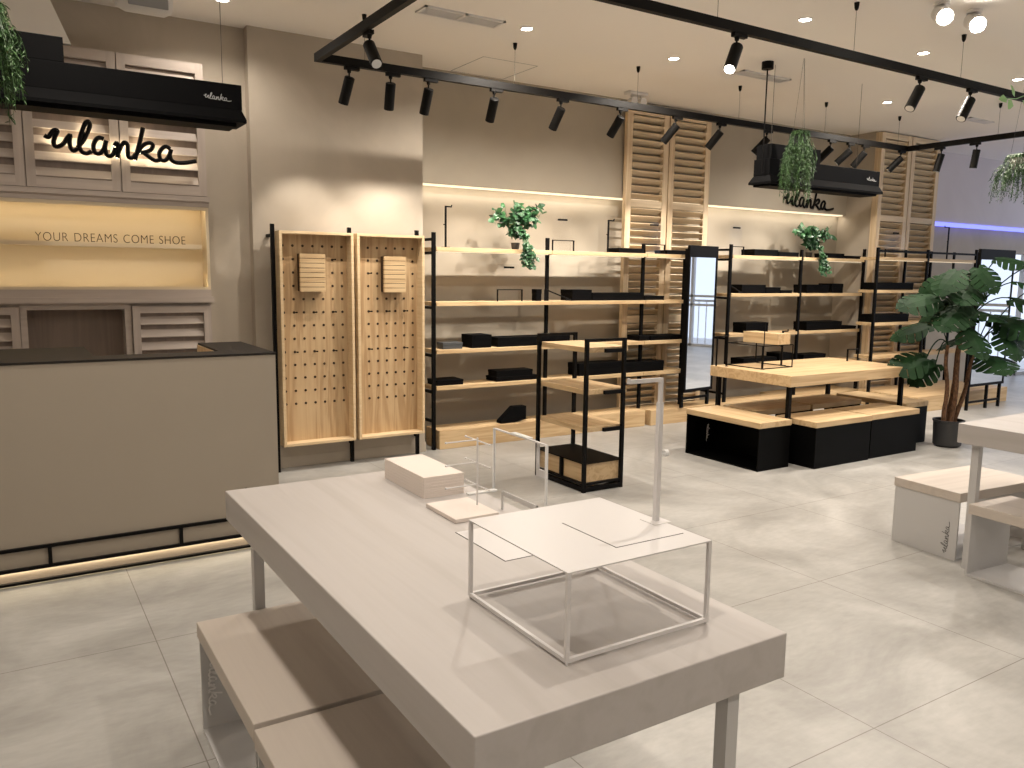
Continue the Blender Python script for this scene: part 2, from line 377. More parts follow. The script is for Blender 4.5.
far = [  # x, dx
 (2.21,-.05,'black track spotlight at the left corner of the far rail'),
 (2.53,-.01,'upright black track spotlight, second from the left corner of the far rail'),
 (2.84,-.03,'black track spotlight in front of the right edge of the plaster column'),
 (3.42,-.005,'upright black track spotlight, fourth along the far rail'),
 (4.07,-.04,'black track spotlight fifth along the far rail, left of the white emergency light'),
 (4.71,-.06,'black track spotlight just left of the tall louvred doors'),
 (5.37,-.10,'tilted black track spotlight in front of the left louvred door'),
 (5.94,-.09,'tilted black track spotlight in front of the right louvred door'),
 (6.60,-.12,'tilted black track spotlight above the left end of the right hanging sign'),
 (7.60,-.13,'tilted black track spotlight, first of three right of the hanging fern'),
 (7.92,-.14,'tilted black track spotlight, middle of the three right of the hanging fern'),
 (8.18,-.08,'tilted black track spotlight, last of the three right of the hanging fern'),
 (8.86,-.12,'tilted black track spotlight in front of the right-hand pair of louvred doors')]
for x, dx, lb in far:
    track_spot(x, 5.755, (dx+.03, .085 if x < 3.2 else .125, -.165), lb, E_SPOT*(.55 if x < 3.2 else 1.0), 60 if x < 3.2 else 54)
track_spot(8.97, 5.34, (-.02, .03, -.16), 'black track spotlight on the right rail, nearer the corner', E_SPOT, 60, 1)
track_spot(8.97, 4.95, (0, .02, -.16), 'upright black track spotlight on the right rail, further from the corner', E_SPOT, 60, 1)
track_spot(2.0, 4.86, (-.01, -.20, -.21), 'black track spotlight on the left rail near the top of the view', E_SPOT*.4, 50, 1)
track_spot(3.86, 3.634, (-.11, -.05, -.16), 'black track spotlight with bright rim, leftmost on the near rail', E_SPOT*.3, 50, 0, True)
track_spot(5.76, 3.634, (-.12, -.0, -.17), 'black track spotlight on the near rail, middle one of three', E_SPOT*.15, 50)
track_spot(6.43, 3.634, (-.12, -.0, -.17), 'black track spotlight on the near rail, nearest the green leaf', E_SPOT*.15, 50)

# twin white ceiling spots, top right
for x, y, e, lb in [(5.36, 3.24, (-.45,-.45,-.30), 'lit white cylinder ceiling spotlight at the top right, left one of the pair'),
                    (5.70, 3.21, (-.45,-.45,-.30), 'lit white cylinder ceiling spotlight at the top right, right one of the pair')]:
    t = thing('ceiling_spotlight', lb, 'spotlight', (x, y, CZ), group='white cylinder ceiling spots')
    d = Vector(e).normalized(); c1 = Vector((x, y, 3.355)); c0 = c1-d*.16
    c0 = Vector((x,y,3.345))-d*.12
    MB().cyl((c0.x, c0.y, CZ-.02), (c0.x, c0.y, CZ), .05, n=24).cyl((c0.x,c0.y,CZ-.06),(c0.x,c0.y,CZ-.02),.012,n=12).build('mount', 'white', t, smooth=True)
    q = c0+Vector((0,0,-.04)); MB().cyl(q-d*.03, q+d*.12, .055, n=28).build('lamp_head', 'white', t, smooth=True)
    MB().cyl(q+d*.12, q+d*.123, .047, n=28).build('lens', 'lens', t)
    spot(t, q+d*.13, d, 6, 70, .6, .04)

# white projector, top left; emergency light by the louvred doors
t = thing('ceiling_speaker', 'white rounded box speaker with grey front hanging under the ceiling, top left', 'speaker', (.83, 5.3, 3.2))
MB().tube([(.66,5.36,3.17),(.71,5.36,3.17),(.92,5.36,3.17),(.955,5.36,3.17)], .095, 20, taper=lambda u: .8 if u in (0,1) else 1).build('body', 'white', t, smooth=True)
MB().box(.71, .925, 5.258, 5.270, 3.09, 3.24).build('grille', 'grille', t, bevel=.01)
MB().box(.78,.82,5.34,5.38,3.28,CZ).build('bracket', 'white', t)
t = thing('emergency_light', 'white twin head emergency light on the ceiling above the louvred doors', 'emergency light', (5.55, 6.55, CZ))
MB().box(5.44, 5.68, 6.50, 6.60, CZ-.03, CZ).build('housing', 'white', t, bevel=.008)
for x in (5.50, 5.62):
    MB().cyl((x, 6.55, CZ-.05), (x, 6.55, CZ-.03), .012).tube([(x,6.58,CZ-.09),(x,6.55,CZ-.09),(x,6.50,CZ-.095)], .042, 16, taper=lambda u: .7+.3*u).build('lamp_head', 'white', t, smooth=True)

# ------------------------------------------------------------------ script lettering
SC = [[(180,572),(195,578),(205,562),(218,548),(229,550),(220,572),(213,595),(217,612),(232,612),(250,598),(264,575),(276,562),(272,585),(274,612),(285,625),(300,615)],
      [(300,612),(325,578),(343,540),(352,515),(348,500),(336,506),(322,540),(309,580),(308,610),(318,628),(335,632),(352,622)],
      [(402,566),(385,562),(370,575),(361,600),(366,625),(384,628),(400,608),(412,572)],[(412,572),(406,600),(410,628),(422,636),(436,626),(446,600)],
      [(443,592),(451,578),(457,588),(456,615),(452,640)],[(455,622),(468,592),(483,573),(494,582),(494,610),(496,632),(510,636),(524,620)],
      [(560,503),(551,540),(540,580),(530,612),(522,644)],[(528,622),(545,592),(566,572),(586,566),(597,575),(588,594),(565,606),(545,610)],[(556,608),(572,620),(588,632),(606,640),(624,634)],
      [(668,584),(652,575),(636,584),(622,606),(626,632),(644,636),(660,618),(672,586)],[(672,586),(666,610),(672,632),(690,641),(716,641),(745,636),(776,628)]]
def strokes():
    out = []
    for st in SC:
        P = [Vector((x, -y)) for x, y in st]; P = [P[0]]+P+[P[-1]]; q = []
        for i in range(1, len(P)-2):
            for k in range(4):
                t = k/4; a, b, c, d = P[i-1:i+3]
                q.append(.5*((2*b)+(c-a)*t+(2*a-5*b+4*c-d)*t*t+(3*b-a-3*c+d)*t**3))
        q.append(P[-2]); out.append([((p.x-478)/596, (p.y+572)/596) for p in q])
    return out
STR = strokes()
def script(origin, ux, uy, width, r, nrm, name, mat, parent=None, flat=.5, n=6):
    o, ux, uy = Vector(origin), Vector(ux), Vector(uy); mb = MB()
    for st in STR: mb.tube([o+ux*x*width+uy*y*width for x, y in st], r, n, flat=(nrm, flat))
    return mb.build(name, mat, parent, smooth=True)

# ------------------------------------------------------------------ back cabinet behind the counter
cb = thing('wall_cabinet', 'grey washed wooden wall cabinet with louvred doors and lit shelf niche behind the counter', 'cabinet', (0, 6.5, 0))
Y0 = 6.42
MB().box(-1.2, 1.345, Y0+.02, 6.6, 2.13, 3.085).box(-1.2, 1.35, Y0-.01, 6.6, 2.06, 2.10).box(-1.2, 1.355, Y0-.03, 6.6, 2.10, 2.135)\
    .box(-1.2, 1.36, Y0-.03, 6.6, 1.36, 1.40).box(-1.2, 1.345, Y0-.012, 6.6, 1.40, 1.455)\
    .box(.78, 1.345, Y0+.02, 6.6, 0, 1.36).box(-.45, .10, Y0+.02, 6.6, 0, 1.36).box(.10, .14, Y0, 6.6, 0, 1.36).box(.745, .785, Y0, 6.6, 0, 1.36).box(.14, .745, Y0, 6.6, 1.315, 1.36).build('carcass', 'cab', cb)
MB().box(-1.2, 1.335, 6.585, 6.598, 1.455, 2.06).box(1.325, 1.345, Y0, 6.6, 1.455, 2.06).box(-1.2, 1.325, Y0+.03, 6.598, 1.455, 1.462).box(-1.2, 1.325, Y0+.05, 6.598, 2.053, 2.06).box(-1.2, 1.325, Y0-.005, Y0+.012, 2.036, 2.06).box(-1.2, 1.325, Y0-.008, Y0+.004, 1.455, 1.474).build('niche_lining', 'niche', cb)
MB().box(-1.2, 1.30, 6.45, 6.58, 1.755, 1.785).build('shelf', 'niche', cb, bevel=.002)
MB().box(-1.2, 1.32, Y0+.014, Y0+.036, 2.044, 2.052).build('led_strip', 'led', cb)
MB().box(-1.2, 1.32, Y0+.008, Y0+.022, 1.463, 1.470).build('led_strip', 'led', cb)
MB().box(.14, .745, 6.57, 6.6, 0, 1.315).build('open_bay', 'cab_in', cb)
def cab_door(x0, x1, z0, z1, top=.07, bot=.07, st=.06, pitch=.104):
    d = MB().box(x0+.004, x0+st, Y0-.012, Y0+.018, z0, z1, m=1).box(x1-st, x1-.004, Y0-.012, Y0+.018, z0, z1, m=1).box(x0+st, x1-st, Y0-.012, Y0+.018, z1-top, z1).box(x0+st, x1-st, Y0-.012, Y0+.018, z0, z0+bot)
    o = d.build('door', ['cab', 'cab_z'], cb)
    s = MB(); z = z0+bot+.01
    while z+.06 < z1-top:
        s.poly([(x, y, zz) for x in (x0+st, x1-st) for y, zz in ((Y0-.006, z), (Y0-.002, z-.006), (Y0+.028, z+.062), (Y0+.024, z+.068))],
               [(0,1,2,3),(7,6,5,4),(0,3,7,4),(1,5,6,2),(0,4,5,1),(3,2,6,7)])
        z += pitch
    s.build('louvres', 'cab', o)
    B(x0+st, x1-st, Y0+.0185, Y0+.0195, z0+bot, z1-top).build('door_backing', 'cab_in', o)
for x0, x1 in ((-1.0,-.41),(-.41,.187),(.187,.767),(.767,1.345)): cab_door(x0, x1, 2.14, 3.08)
cab_door(.79, 1.34, .10, 1.335, .05, .07, .055, .093); cab_door(-.45, .10, .10, 1.335, .05, .07, .055, .093)

sg = thing('wall_sign', 'large black backlit script lettering reading ulanka on the louvred cabinet doors', 'sign', (.78, 6.38, 2.45))
script((.785, 6.365, 2.475), (1,0,0), (0,0,1), .955, .0150, (0,1,0), 'lettering', 'black', sg, 1.0, 8)
script((.785, 6.388, 2.475), (1,0,0), (0,0,1), .955, .006, (0,1,0), 'led_backing', 'led_sign', sg, .6, 6)
sg = thing('wall_sign', 'black script lettering reading ulanka on the far wall below the right hanging sign', 'sign', (8.64, 6.84, 2.55))
script((8.70, 6.845, 2.575), (1,0,0), (0,0,1), .95, .014, (0,1,0), 'lettering', 'black', sg, .8, 8)

def text_mesh(txt, size, depth, mat, parent, loc, name='lettering', bold=0):
    cu = bpy.data.curves.new('t', 'FONT'); cu.body = txt; cu.size = size; cu.extrude = depth; cu.offset = bold; cu.align_x = 'LEFT'; cu.space_word = 1.3; cu.space_character = 1.08
    tmp = bpy.data.objects.new('t', cu); COL.objects.link(tmp)
    bpy.context.view_layer.update()
    me = bpy.data.meshes.new_from_object(tmp.evaluated_get(bpy.context.evaluated_depsgraph_get()))
    bpy.data.objects.remove(tmp)
    o = bpy.data.objects.new(name, me); COL.objects.link(o); me.materials.clear(); me.materials.append(M[mat])
    xs = [v.co.x for v in me.vertices]
    return o, min(xs), max(xs)
o, a, b = text_mesh('YOUR DREAMS COME SHOE', .088, .003, 'hole', None, None, 'shelf_lettering', -.0014)
o.rotation_euler = (R(90), 0, 0); sx = .965/(b-a); o.scale = (sx, 1, 1); o.location = (.22-a*sx, 6.47, 1.7857)
tag(o, 'thin dark letters reading YOUR DREAMS COME SHOE standing on the lit niche shelf', 'lettering')

# ------------------------------------------------------------------ counter
ct = thing('shop_counter', 'tall olive grey shop counter with dark top and black foot rail lit from below', 'counter', (.5, 4.65, 0))
X0, X1 = -.9, 1.315
MB().box(X0, X1, 4.65, 4.67, .20, 1.125).box(X1-.02, X1, 4.67, 5.46, .20, 1.125).box(X0, X1, 4.651, 4.67, .09, .20).build('front_panel', 'counter', ct)
MB().box(X0, X1+.004, 4.645, 4.86, 1.125, 1.137).box(1.05, X1+.004, 4.86, 5.46, 1.125, 1.137).box(X0, .40, 4.86, 5.46, 1.125, 1.137).build('counter_top', 'ctop', ct, bevel=.001)
MB().box(X0, 1.05, 4.86, 5.46, .76, .79).box(1.045, 1.05, 4.86, 5.46, .79, 1.125).box(X0, 1.05, 4.855, 4.86, .79, 1.125).build('work_surface', 'pine_x', ct)
MB().box(X0, X1-.03, 4.69, 5.44, 0, .085).build('plinth', 'cab', ct)
fr = MB().box(X0, X1+.002, 4.632, 4.65, .184, .20).box(X0, X1+.002, 4.632, 4.65, .078, .094)
for x in (-.5, .132, .765, 1.30): fr.box(x-.009, x+.009, 4.633, 4.649, .094, .184)
fr.box(X0, X1+.002, 4.632, 4.652, .010, .024)
fr.build('foot_rail', 'black', ct)
B(X0, X1-.04, 4.672, 4.688, .066, .074).build('led_strip', 'led', ct)
script((1.31-.13, 4.649, .33), (1,0,0), (0,0,1), .24, .0035, (0,1,0), 'logo', 'black', ct, .5, 5)

# ------------------------------------------------------------------ hanging awning signs
def awning(label, x1, y, z, loc, ln=1.68):
    t = thing('hanging_sign', label, 'hanging sign', (x1-.9, y, z), group='black hanging awning signs')
    x0 = x1-ln; yb, yf = y+.12, y-.06
    MB().box(x0+.055, x1-.055, yf, yb, z+.075, z+.215).build('fascia', 'blackbox', t, bevel=.003)
    k = MB(); a = [(x0+.06, yf), (x1-.06, yf), (x1-.06, yb), (x0+.06, yb)]; b = [(x0+.035, yf-.035), (x1-.04, yf-.035), (x1-.04, yb+.035), (x0+.035, yb+.035)]
    k.poly([(p[0], p[1], z+.075) for p in a]+[(p[0], p[1], z+.018) for p in b]+[(p[0], p[1], z) for p in b],
           [(0,4,5,1),(1,5,6,2),(2,6,7,3),(3,7,4,0),(4,8,9,5),(5,9,10,6),(6,10,11,7),(7,11,8,4),(0,1,2,3),(11,10,9,8)])
    k.build('flared_skirt', 'blackbox', t)
    MB().box(x0+.06, x1-.09, yf, yb, z-.020, z).build('under_tray', 'blackbox', t)
    MB().box(x0+ln-1.61, x0+ln-.95, yf+.004, yb-.01, z+.2155, z+.34).build('raised_box', 'blackbox', t, bevel=.003)
    script((x1-.19, yf-.004, z+.135), (1,0,0), (0,0,1), .15, .0018, (0,1,0), 'logo', 'grille', t, .5, 4)
    for wx in loc: MB().cyl((wx, y+.03, z+.2), (wx, y+.03, CZ), .002, n=6).build('wire', 'steel', t)
    return t
awning('long black awning sign hanging above the counter at the left', 1.30, 5.0, 2.44, (1.16,))
t = awning('black awning sign hanging from a black ceiling cable over the pine table, fern in front', 7.35, 5.0, 2.41, (5.83, 7.05))
MB().cyl((5.70, 5.0, CZ-.06), (5.70, 5.0, CZ), .05, n=24).build('ceiling_rose', 'black', t, smooth=True)
MB().cyl((5.70, 5.0, 2.5), (5.70, 5.0, CZ-.06), .006, n=8).build('power_cable', 'black', t)

# ------------------------------------------------------------------ tall louvred doors
def louvre(x0, x1, y, z1, thick, label, z0=.0):
    t = thing('louvred_door', label, 'louvred door', ((x0+x1)/2, y, z0), group='tall pine louvred doors')
    st = .075
    MB().box(x0, x0+st, y-thick/2, y+thick/2, z0, z1).build('stile', 'louver_z', t, bevel=.002)
    MB().box(x1-st, x1, y-thick/2, y+thick/2, z0, z1).build('stile', 'louver_z', t, bevel=.002)
    rails = [(z1-.07, z1), (2.325, 2.40), (1.09, 1.165), (z0, z0+.12)]
    for a, b in rails: MB().box(x0+st, x1-st, y-thick/2+.004, y+thick/2-.004, a, b).build('rail', 'louver', t)
    s = MB()
    for (a, b) in [(2.40, z1-.07), (1.165, 2.325), (z0+.12, 1.09)]:
        n = int((b-a)/.074); 
        for i in range(n):
            z = a+(b-a)*(i+.5)/n
            s.bar((x0+st, y, z), (x1-st, y, z), thick*1.5 if thick < .06 else .078, .010, upv=(0, .62, .78))
    s.build('louvres', 'louver', t)
louvre(5.65, 6.235, 6.80, 3.35, .05, 'tall pine louvred door, left one of the pair behind the centre shelves')
louvre(6.25, 6.865, 6.80, 3.35, .05, 'tall pine louvred door, right one of the pair behind the centre shelves')
louvre(9.44, 10.075, 6.44, 3.415, .09, 'tall pine louvred door on the far column, left one of its pair')
louvre(10.09, 10.73, 6.44, 3.415, .09, 'tall pine louvred door on the far column, right one of its pair')

# ------------------------------------------------------------------ pegboard display
pg = thing('pegboard_display', 'two tall pine pegboard cases on black posts against the plaster column', 'pegboard', (2.45, 6.4, 0))
def peg_case(x0, x1, cols, cx0, cx1, pegcols):
    z0, z1, yf, yb = .21, 1.91, 6.30, 6.42
    e = .022
    c = MB().box(x0, x0+e, yf, yb, z0, z1).box(x1-e, x1, yf, yb, z0, z1).box(x0+e, x1-e, yf, yb, z1-e, z1).box(x0+e, x1-e, yf, yb, z0, z0+e).build('case', 'pine_edge', pg, bevel=.0015)
    b = MB().box(x0+e, x1-e, yb-.014, yb-.002, z0+e, z1-e)
    zs = [1.80-i*.1052 for i in range(13)]; xs = [cx0+(cx1-cx0)*i/(cols-1) for i in range(cols)]
    for z in zs:
        for x in xs: b.cyl((x, yb-.0165, z), (x, yb-.0135, z), .0105, n=10, m=1)
    b.build('pegboard_panel', ['pine_z', 'hole'], c)
    for r_, cc in pegcols:
        x = xs[cc]; z = zs[r_]
        MB().cyl((x, yb-.014, z), (x+.004, yb-.075, z+.003), .0045, n=8).cyl((x+.004,yb-.080,z+.003),(x+.004,yb-.075,z+.003),.007,n=8).build('peg', 'black', c, smooth=True)
peg_case(1.835, 2.437, 7, 1.888, 2.372, [(5,1),(5,3),(5,5),(8,1),(8,3),(8,5),(1,5)])
peg_case(2.467, 3.070, 6, 2.600, 3.005, [(5,0),(5,2),(5,4),(8,0),(8,2),(8,4),(2,0)])
for x, y in ((1.80, 6.36), (2.45, 6.435), (3.06, 6.435)):
    MB().box(x-.014, x+.014, y-.014, y+.014, 0, 1.96).build('post', 'black', pg)
    MB().box(x-.012, x+.012, y+.014, 6.483, .155, .18).box(x-.012, x+.012, y+.014, 6.498, 1.86, 1.885).build('wall_bracket', 'black', pg)
for x0, x1, lb, z1_ in ((2.000, 2.205, 'small slatted pine block hung on the left pegboard', 1.742), (2.710, 2.905, 'small slatted pine block hung on the right pegboard', 1.735)):
    t = thing('slatted_block', lb, 'slatted block', ((x0+x1)/2, 6.33, z1_-.30), group='slatted blocks on the pegboards')
    B(x0+.004, x1-.004, 6.335, 6.404, z1_-.298, z1_-.004).build('core', 'hole', t)
    hs = .30/8
    for i in range(8):
        MB().box(x0, x1, 6.32, 6.345, z1_-.30+i*hs, z1_-.30+(i+1)*hs-.004).build('slat', 'pine_x', t)

# ------------------------------------------------------------------ wall shelf units
def shelf_unit(label, posts, boards, levels, yf, yw, group='black framed pine shelf units', led=True, rear=None, rail=False, top=None):
    t = thing('shelf_unit', label, 'shelf unit', (posts[0][0], posts[0][1], 0), group=group)
    for px, py, z0, z1 in posts:
        MB().box(px-.015, px+.015, py-.015, py+.015, z0, z1).build('post', 'black', t)
        for z in ([z1-.06]+[l-.052 for l in levels]+[.26] if py < 6.56 and px < 8 else []):
            B(px-.012, px+.012, py+.015, yw, z-.012, z+.012).build('wall_bracket', 'black', t)
    for z in levels:
        for x0, x1 in boards: MB().box(x0, x1, yf, yf+.26, z-.036, z).build('shelf', 'pine_x', t, bevel=.002)
    if led:
        for x0, x1 in boards: MB().box(x0+.02, x1-.02, yf+.03, yf+.045, levels[0]-.042, levels[0]-.036).build('led_strip', 'led_soft', t)
    return t
L1 = (1.828, 1.342, .912, .580)
shelf_unit('long wide pine shelf unit with black posts beside the pegboards', [(3.262, 6.515, 0, 1.955), (4.54, 6.60, .175, 1.95), (5.77, 6.60, .175, 1.93), (6.372, 6.60, .175, 1.80)],
           [(3.285, 4.525), (4.530, 5.735), (5.740, 6.352)], L1, 6.5, 6.98)
shelf_unit('pine shelf unit with black posts between the mirror and the far column', [(6.985, 6.515, .165, 1.96), (8.20, 6.52, .165, 1.93), (9.42, 6.52, .165, 1.97)],
           [(7.01, 8.18), (8.22, 9.40)], (1.842, 1.410, .950, .565), 6.5, 6.98)
U3 = shelf_unit('furthest pine shelf unit, standing behind the big potted plant', [(9.02, 6.06, 0, 1.97), (10.07, 6.06, .19, 1.97), (11.20, 6.06, .19, 2.0)],
           [(9.04, 10.05), (10.09, 11.18)], (1.86, 1.46, 1.06, .65), 6.05, 6.42)
MB().box(9.02, 11.2, 6.05, 6.07, 1.92, 1.945).build('top_rail', 'black', U3)
for x in (10.07, 11.20, 10.65): MB().box(x-.013, x+.013, 6.35, 6.375, .19, 1.97).build('rear_post', 'black', U3)

def platform(x0, x1, y0, y1, z, label):
    return tag(MB().box(x0, x1, y0, y1, 0, z).build('pine_platform', 'pine_x', None, bevel=.004), label, 'platform', 'low pine platforms under the shelves')
platform(3.305, 5.765, 6.48, 6.76, .175, 'low pine platform under the long shelf unit, left end by the pegboards')
platform(5.83, 8.02, 6.46, 6.76, .165, 'low pine platform under the standing mirror by the shelves')
platform(8.03, 9.43, 6.46, 6.90, .165, 'low pine platform behind the pine table, below the middle shelves')
platform(9.25, 11.3, 5.55, 6.38, .19, 'low pine platform behind the big potted plant, below the furthest shelves')

# standing mirrors
def mirror(label, x0, x1, y, z0, z1, leg, rz=0):
    t = thing('standing_mirror', label, 'mirror', ((x0+x1)/2, y, 0), group='tall black framed mirrors')
    MB().box(x0+.022, x1-.018, y-.004, y+.004, z0+.03, z1-.125).build('mirror_glass', 'mirror', t)
    MB().box(x0, x1, y-.014, y+.02, z1-.125, z1).box(x0, x0+.022, y-.012, y+.02, z0, z1-.125).box(x1-.018, x1, y-.012, y+.02, z0, z1-.125).box(x0, x1, y-.014, y+.02, z0, z0+.03).box(x0+.02, x1-.02, y+.005, y+.02, z0, z1-.1).build('frame', 'black', t)
    for x, zb in leg: MB().box(x-.015, x+.015, y+.021, y+.051, zb, z1-.04).build('leg', 'black', t)
    xs = [l[0] for l in leg]
    MB().box(min(xs), max(xs), y+.025, y+.045, leg[0][1]+.085, leg[0][1]+.11).build('crossbar', 'black', t)
    t.rotation_euler = (0, 0, rz)
mirror('tall mirror with black header between the two nearer shelf units', 6.245, 6.745, 6.45, .34, 1.927, [(6.26,.165),(6.72,.165)], R(8))
mirror('tall bright mirror in black frame behind the plant at the right edge', 9.93, 10.72, 5.33, .30, 1.965, [(9.99,0),(10.42,0),(10.72,0)])

# ------------------------------------------------------------------ goods and stands on the shelves
def bx(x0, x1, z, hgt, label, d=.20, y=6.54, mat='blackbox', name='display_box', cat='box'):
    o = MB().box(x0, x1, y, y+d, z, z+hgt*.97).box(x0-.002, x1+.002, y-.002, y+d+.002, z+hgt*.62, z+hgt).build(name, mat, None, bevel=.002)
    return tag(o, label, cat, 'black display boxes on the shelves')
bx(5.39, 5.72, L1[0], .05, 'flat black box on the top shelf in front of the left louvred door')
bx(6.05, 6.33, L1[0], .045, 'flat black box on the top shelf against the black mirror header')
bx(4.38, 4.44, L1[1], .115, 'narrow upright black block on the second shelf left of the centre post', .08)
bx(4.81, 5.05, L1[1], .11, 'taller black box at the left end of the long flat box, second shelf')
bx(5.06, 5.74, L1[1], .078, 'long flat black box on the second shelf in front of the louvred door')
bx(5.755, 6.03, L1[1], .045, 'thin black box lying at the right end of the second shelf')
bx(3.37, 3.57, L1[2], .060, 'low dark grey box at the left end of the third shelf', .12, mat='darkgrey')
bx(3.67, 3.88, L1[2], .122, 'upright black box on the third shelf right of the grey box')
bx(3.95, 4.79, L1[2], .088, 'long black box on the third shelf behind the free tower')
bx(5.86, 6.33, L1[2], .050, 'long flat black box at the right end of the third shelf')
bx(5.70, 5.84, L1[2], .054, 'short black box on the third shelf beside the third post')
bx(3.31, 3.58, L1[3], .05, 'flat black box at the left end of the fourth shelf', .20)
bx(3.94, 4.42, L1[3], .044, 'thin black tray, bottom of the pair on the fourth shelf')
bx(3.94, 4.35, L1[3]+.0445, .060, 'black box stacked on a thin black tray, fourth shelf', .16)
bx(4.92, 5.50, L1[3], .125, 'long black box on the fourth shelf seen through the free tower')
bx(5.51, 6.06, L1[3], .11, 'long black box on the fourth shelf right of the free tower')
LB = (1.842, 1.410, .950, .565)
bx(7.40, 7.80, LB[0], .076, 'black box on the top shelf right of the mirror, left one')
bx(7.81, 8.17, LB[0], .055, 'flat black box on the top shelf beside the trailing plant, left of it')
bx(8.72, 9.04, LB[0], .062, 'black box on the top shelf to the right of the trailing plant')
bx(9.06, 9.38, LB[0], .038, 'thin black box at the right end of the middle top shelf')
bx(7.22, 7.62, LB[1], .100, 'black box on the second middle shelf, tallest of the left three')
bx(7.63, 7.88, LB[1], .071, 'black box on the second middle shelf, centre of the left three')
bx(7.89, 8.09, LB[1], .036, 'thin black box on the second middle shelf, lowest of the left three')
bx(8.36, 8.78, LB[1], .104, 'wide black box on the right bay of the second middle shelf')
bx(8.84, 9.06, LB[1], .119, 'square black box next to the right post, second middle shelf')
bx(7.32, 7.70, LB[2], .118, 'black box on the third middle shelf behind the pine block')
bx(8.40, 9.08, LB[2], .107, 'long black box on the third middle shelf above the table')
bx(9.09, 9.38, LB[2], .040, 'thin black box by the right post, third middle shelf')
bx(7.31, 7.88, LB[3], .084, 'black box low on the fourth middle shelf seen through the wire riser')
bx(7.93, 8.15, LB[3], .124, 'upright black box low on the fourth middle shelf behind the wire riser')
bx(8.38, 8.80, LB[3], .086, 'black box low on the fourth middle shelf behind the tabletop')
bx(9.10, 9.85, 1.46, .09, 'long black box on the second shelf of the furthest unit', y=6.09)
bx(9.10, 9.80, 1.06, .10, 'long black box on the third shelf of the furthest unit', y=6.09)

def u_stand(x0, x1, y, z, h, label, bar=None):
    t = thing('shoe_stand', label, 'display stand', ((x0+x1)/2, y, z), group='small black bracket stands')
    MB().box(x0, x1, y-.010, y+.010, z+h-.008, z+h).build('top_plate', 'black', t)
    for xa in (x0, x1-.007): MB().box(xa, xa+.007, y-.008, y+.008, z, z+h-.008).build('leg', 'black', t)
    if bar:
        xm = (x0+x1)/2; B(x0+.01, x1-.01, y+.025, y+.029, z, bar+.03).build('acrylic_panel', 'acrylic', t)
        B(xm-.055, xm+.055, y+.012, y+.024, bar-.009, bar+.009).build('clip_bar', 'black', t)
u_stand(4.57, 4.83, 6.56, L1[0], .106, 'black bracket stand with clear panel on the top shelf by the ivy', 2.13)
u_stand(5.75, 6.03, 6.56, L1[0], .100, 'black bracket stand on the top shelf at the louvred doors', 2.13)
u_stand(3.95, 4.23, 6.56, L1[1], .113, 'black bracket stand with clear panel on the second shelf below the ivy', 1.66)
u_stand(7.02, 7.24, 6.56, LB[0], .100, 'black bracket stand with clear panel on the top shelf right of the mirror', 2.15)
u_stand(9.25, 9.70, 6.12, 1.86, .10, 'black bracket stand on the top shelf of the furthest unit', 2.16)
def hook(x, y, z, h, a, label):
    t = thing('hook_stand', label, 'display stand', (x, y, z), group='tall black hook stands')
    MB().box(x-.03, x+.03, y-.03, y+.03, z, z+.004).build('base', 'black', t)
    MB().box(x-.007, x+.007, y-.007, y+.007, z+.004, z+h).build('post', 'black', t)
    MB().bar((x-.007*(1 if a > 0 else -1), y, z+h-.006), (x+a, y, z+h-.006), .012).cyl((x+a, y, z+h), (x+a, y, z+h+.012), .006, n=8).build('arm', 'black', t)
    MB().cyl((x-.022, y, z+h*.55), (x, y, z+h*.55), .005, n=8).build('knob', 'black', t)
hook(3.40, 6.55, L1[0], .365, .06, 'tall black hook stand at the left end of the long top shelf')
hook(5.25, 6.55, L1[0], .325, .07, 'tall black hook stand on the top shelf left of the louvred doors')
hook(10.60, 6.12, 1.86, .42, -.10, 'tall black hook stand on the furthest shelf unit')
def rod(p, q, label):
    t = thing('sloping_rod_stand', label, 'display stand', (p[0], p[1], q[2]-.008), group='sloping black rod stands')
    MB().tube([p, q], .007, 8).cyl((q[0]-.03, q[1], q[2]-.008), (q[0]+.03, q[1], q[2]-.008), .008, n=8).build('rod', 'black', t)
    MB().box(p[0]-.01, p[0]+.01, p[1]-.01, p[1]+.01, q[2]-.016, p[2]).build('upright', 'black', t)
rod((4.50, 6.56, L1[1]+.112), (4.76, 6.54, L1[1]+.018), 'sloping black rod stand on the second shelf beside the centre post')
rod((7.04, 6.57, LB[1]+.10), (7.19, 6.54, LB[1]+.018), 'sloping black rod stand on the second shelf by the mirror')
# wedge on the platform
w_ = MB(); w_.poly([(x, y, z) for y in (6.52, 6.60) for x, z in ((3.98,.176),(4.14,.176),(4.27,.20),(4.27,.33),(4.13,.33),(3.98,.20))],
                   [(0,1,2,3,4,5),(11,10,9,8,7,6),(0,6,7,1),(1,7,8,2),(2,8,9,3),(3,9,10,4),(4,10,11,5),(5,11,6,0)])
tag(w_.build('shoe_wedge', 'blackbox', None, bevel=.003), 'black wedge shaped shoe rest on the low pine platform', 'shoe rest')

